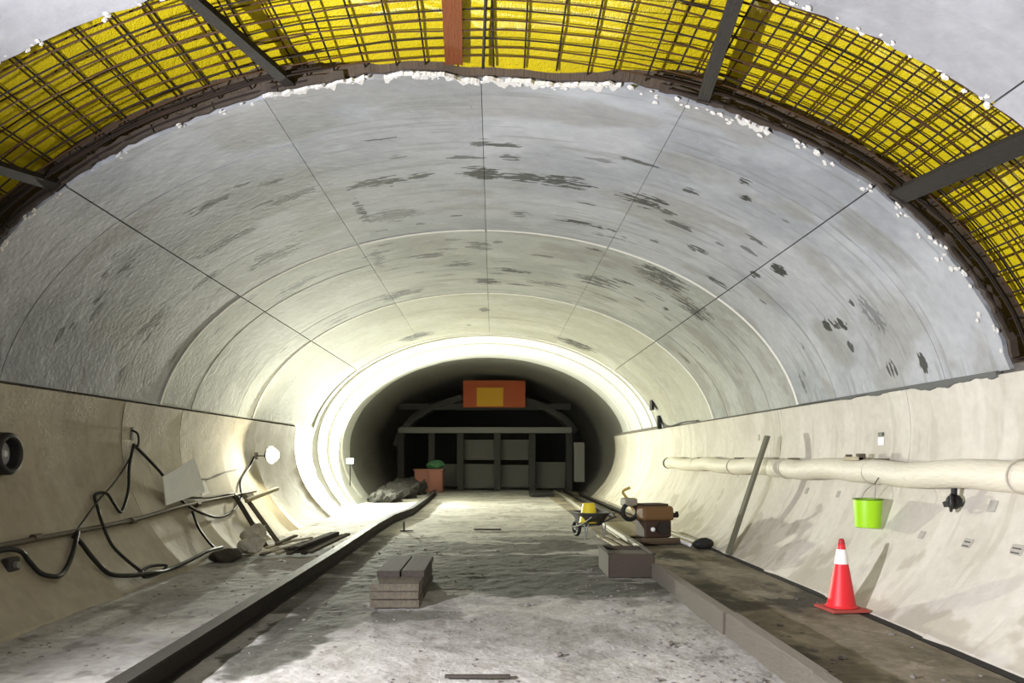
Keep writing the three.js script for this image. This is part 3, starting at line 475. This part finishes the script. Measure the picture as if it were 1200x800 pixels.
{ const g = thing('green_bucket', 'lime green bucket hanging from the cream pipe', 'bucket', [4.56, 0.83, 9.35]);
  part('tub', new THREE.LatheGeometry([[0.001, 0], [0.135, 0], [0.145, 0.012], [0.165, 0.345], [0.158, 0.345], [0.138, 0.02], [0.001, 0.015]].map((p) => new THREE.Vector2(...p)), 32), mat(0xa2dd10, 0.45), g);
  part('rim', new THREE.TorusGeometry(0.166, 0.009, 8, 32).rotateX(Math.PI / 2).translate(0, 0.343, 0), mat(0x5d7a16, 0.5), g);
  part('handle', tube([[0, 0.34, 0.165], [0.03, 0.44, 0.12], [0.08, 0.52, 0.02], [0.08, 0.52, -0.02], [0.03, 0.44, -0.12], [0, 0.34, -0.165]].map((p) => new THREE.Vector3(...p)), 0.005, 30, 6), M.grey, g);
  part('hanging_wire', rod(new THREE.Vector3(0.08, 0.52, 0), new THREE.Vector3(0.14, 0.62, 0), 0.006), M.black, g); }
{ const g = thing('wheelbarrow', 'dark wheelbarrow standing on the floor with a yellow bucket inside', 'wheelbarrow', [1.97, 0, 15.7], 0.35); const m = mat(0x4d4a42, 0.7, 0.2);
  const tub = new THREE.CylinderGeometry(0.43, 0.24, 0.26, 4, 1, true).rotateY(Math.PI / 4).scale(0.85, 1, 1.2).translate(0, 0.42, 0); part('tub', [tub, box(0.3, 0.02, 0.42, 0, 0.3, 0)], mat(0x4d4a42, 0.7, 0.2, { side: THREE.DoubleSide }), g);
  part('tub_rim', tube([[-0.26, -0.37], [0.26, -0.37], [0.26, 0.37], [-0.26, 0.37], [-0.26, -0.37]].map(([x, z]) => new THREE.Vector3(x, 0.55, z)), 0.014, 60, 6), m, g);
  for (const s of [-1, 1]) { part('handle', tube([[s * 0.08, 0.2, -0.6], [s * 0.18, 0.3, 0], [s * 0.26, 0.5, 0.62]].map((p) => new THREE.Vector3(...p)), 0.018, 20), m, g); part('leg', [rod(new THREE.Vector3(s * 0.19, 0.33, 0.15), new THREE.Vector3(s * 0.22, 0.01, 0.24), 0.016), rod(new THREE.Vector3(s * 0.19, 0.33, 0.32), new THREE.Vector3(s * 0.22, 0.01, 0.24), 0.014)], M.grey, g); }
  const w = part('wheel', new THREE.TorusGeometry(0.14, 0.04, 10, 24).rotateY(Math.PI / 2).translate(0, 0.18, -0.6), M.black, g); part('wheel_hub', cyl(0.05, 0.05, 0.08, 0, 0, 0, 12).rotateZ(Math.PI / 2).translate(0, 0.18, -0.6), M.grey, w);
  const b = thing('yellow_bucket', 'yellow upturned bucket sitting in the wheelbarrow', 'bucket', [1.94, 0.345, 15.62]); part('tub', new THREE.LatheGeometry([[0.19, 0], [0.185, 0.02], [0.125, 0.38], [0.118, 0.395], [0.001, 0.4]].map((p) => new THREE.Vector2(...p)), 28), mat(0xf0d81c, 0.5), b); part('rim', new THREE.TorusGeometry(0.19, 0.012, 8, 28).rotateX(Math.PI / 2).translate(0, 0.01, 0), mat(0xd9c016, 0.5), b); }
{ const g = thing('plate_compactor', 'brown engine-driven compactor parked near the right wall', 'machine', [3.12, 0, 14.9], 0.25); const m = mat(0x6e4f2c, 0.7), d = mat(0x3c2a1c, 0.7);
  part('base_plate', [box(0.82, 0.06, 0.6, 0, 0.05, 0, 0.02), box(0.78, 0.08, 0.06, 0, 0.1, 0.3, 0.02)], mat(0x5a4a36, 0.8), g);
  part('engine_block', box(0.56, 0.34, 0.46, -0.02, 0.3, 0, 0.04), d, g); part('hood', roughen(new RoundedBoxGeometry(0.64, 0.28, 0.52, 4, 0.06), 0.012, 6).translate(-0.02, 0.6, 0), m, g);
  part('hood_lid', box(0.5, 0.05, 0.4, -0.04, 0.755, 0, 0.02), d, g);
  part('starter_cover', cyl(0.12, 0.12, 0.06, 0, 0, 0, 24).rotateX(Math.PI / 2).translate(0.06, 0.32, 0.25), mat(0x241d18, 0.6), g); part('starter_knob', new THREE.SphereGeometry(0.045, 14, 10).translate(-0.15, 0.3, 0.26), M.white, g);
  part('exhaust', [cyl(0.05, 0.05, 0.24, 0, 0, 0, 14).rotateZ(Math.PI / 2).translate(0.34, 0.55, 0.08), cyl(0.03, 0.03, 0.08, 0.44, 0.58, 0.08, 12)], mat(0x2a241e, 0.6, 0.3), g);
  part('handle', tube([[-0.25, 0.5, -0.22], [-0.42, 0.85, -0.3], [-0.52, 1.0, -0.3], [-0.42, 1.08, -0.2]].map((p) => new THREE.Vector3(...p)), 0.028, 24), mat(0xb79b4c, 0.6), g);
  part('drive_wheel', new THREE.TorusGeometry(0.15, 0.045, 10, 24).translate(-0.46, 0.62, -0.1), M.black, g); part('tank', box(0.26, 0.16, 0.3, -0.44, 0.8, -0.2, 0.04), mat(0x8d8573, 0.7), g); }
for (let i = 0; i < 4; i++) single('loose_pipe', ['pale pipe lying nearest the compactor', 'pale pipe second from the compactor', 'pale pipe third from the compactor', 'pale pipe lying nearest the right wall foot'][i], 'pipe', rod(V(3.66 + i * 0.1, 0.045, 14.3 + 0.12 * i), V(3.52 + i * 0.11, 0.05, 17.2 + rr(-0.3, 0.3)), 0.035, 10), i % 2 ? M.woodPale : M.white, 'loose pipes behind the compactor');
single('dark_sack', 'dark bundle at the near end of the loose pipes', 'bundle', roughen(new THREE.IcosahedronGeometry(0.15, 3).scale(1.3, 0.7, 1), 0.04, 6).translate(3.83, 0.1, -14.0), M.black);
for (let i = 0; i < 2; i++) single('pale_plank', ['pale plank on the floor nearer the wheelbarrow', 'pale plank on the floor nearer the compactor'][i], 'plank', plankBetween(V(2.3 + i * 0.18, 0.04, 13.9), V(2.2 + i * 0.17, 0.04, 16.0), 0.09, 0.04), M.woodPale);
single('flat_sheet', 'flat olive sheet lying between wheelbarrow and compactor', 'sheet', roughen(new RoundedBoxGeometry(0.65, 0.03, 3.4, 4, 0.01), 0.012, 3).translate(3.1, 0.04, -17.6), mat(0x8a8062, 0.9));
{ const g = thing('wall_bracket', 'dark bracket and cable high on the far right wall', 'bracket'); const p = onWall(21, 22.6, -0.02), q = onWall(12, 22.6, -0.02); part('plate', box(0.08, 0.3, 0.3, p.x - 0.03, p.y, p.z), M.black, g); part('arm', box(0.12, 0.4, 0.16, q.x - 0.05, q.y, q.z), M.black, g); part('wire', tube([[12, 22.6], [9.6, 21.8], [10.2, 20], [9.8, 18.6]].map(([t, Z]) => onWall(t, Z, -0.05)), 0.018, 40), M.cable, g); }

// ---------------------------------------------------------------- far end
{ const g = thing('formwork_gantry', 'dark steel formwork gantry spanning the far end of the tunnel', 'gantry', [0, 0, 38]); const m = mat(0x2f2e2b, 0.8, 0.2), pale = mat(0x77766e, 0.8), pn = mat(0x4e4d48, 0.9);
  part('cross_beam', box(8.4, 0.28, 0.4, -0.4, 2.95, 0.6), mat(0x6a6a64, 0.8, 0.2), g); part('cross_beam', box(8.4, 0.3, 0.4, -0.4, 4.1, 0.3), m, g);
  for (const x of [-4.5, -3, -1.6, 0.2, 1.9, 3.7]) part('column', box(0.3, 3.0, 0.35, x, 1.5, 0.5), m, g);
  for (const [x, w, y, h] of [[-2.3, 1.1, 0.75, 1.1], [-0.7, 1.5, 0.7, 1.2], [1.05, 1.4, 0.7, 1.1], [2.8, 1.5, 0.75, 1.3], [-0.7, 1.5, 2.0, 1.0], [1.05, 1.4, 2.0, 1.0]]) part('panel', box(w, h, 0.06, x, y, 0.1), pn, g);
  part('side_post', box(0.5, 1.9, 0.2, 4.15, 1.4, 0.9), pale, g);
  for (let i = 0; i < 9; i++) { const t = 22 + i * 17, p = sec(t, -0.75), q = sec(t + 17, -0.75); part('arch_segment', plankBetween(new THREE.Vector3(p[0], p[1], 0), new THREE.Vector3(q[0], q[1], 0), 0.3, 1.2, new THREE.Vector3(0, 0, 1)), m, g); } }
{ const g = thing('orange_board', 'orange board with a yellow middle hung high on the gantry', 'board', [0.05, 4.7, 37.2]); part('sheet', box(3.0, 1.3, 0.05), mat(0x96431f, 0.8), g); part('middle_panel', box(1.3, 0.9, 0.04, -0.2, -0.15, 0.05), mat(0xb88a1c, 0.8), g); }
{ const g = thing('red_skip', 'dull red box standing at the far end of the steel beam', 'skip', [-3.0, 0, 36]); const m = mat(0x8a5a4c, 0.85); part('body', box(1.3, 1.0, 1.0, 0, 0.52, 0, 0.03), m, g); for (const x of [-0.55, 0, 0.55]) part('rib', box(0.07, 0.9, 0.05, x, 0.52, 0.52), m, g); part('rim', box(1.4, 0.08, 1.1, 0, 1.05, 0, 0.02), m, g);
  single('green_bundle', 'dark green bundle on top of the red box', 'bundle', roughen(new THREE.IcosahedronGeometry(0.35, 3).scale(1.2, 0.6, 0.9), 0.08, 4).translate(-2.7, 1.28, -36), mat(0x2f5a36, 0.9)); }
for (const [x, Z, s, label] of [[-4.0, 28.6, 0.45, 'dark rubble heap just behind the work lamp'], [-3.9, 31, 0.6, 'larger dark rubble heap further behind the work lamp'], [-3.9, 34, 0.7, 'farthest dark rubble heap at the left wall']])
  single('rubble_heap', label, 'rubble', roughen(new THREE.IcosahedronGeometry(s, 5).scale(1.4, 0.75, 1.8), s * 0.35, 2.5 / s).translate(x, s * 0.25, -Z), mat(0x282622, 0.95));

scene.traverse((o) => { if (o.isMesh) o.castShadow = o.receiveShadow = true; });
renderer.render(scene, camera);
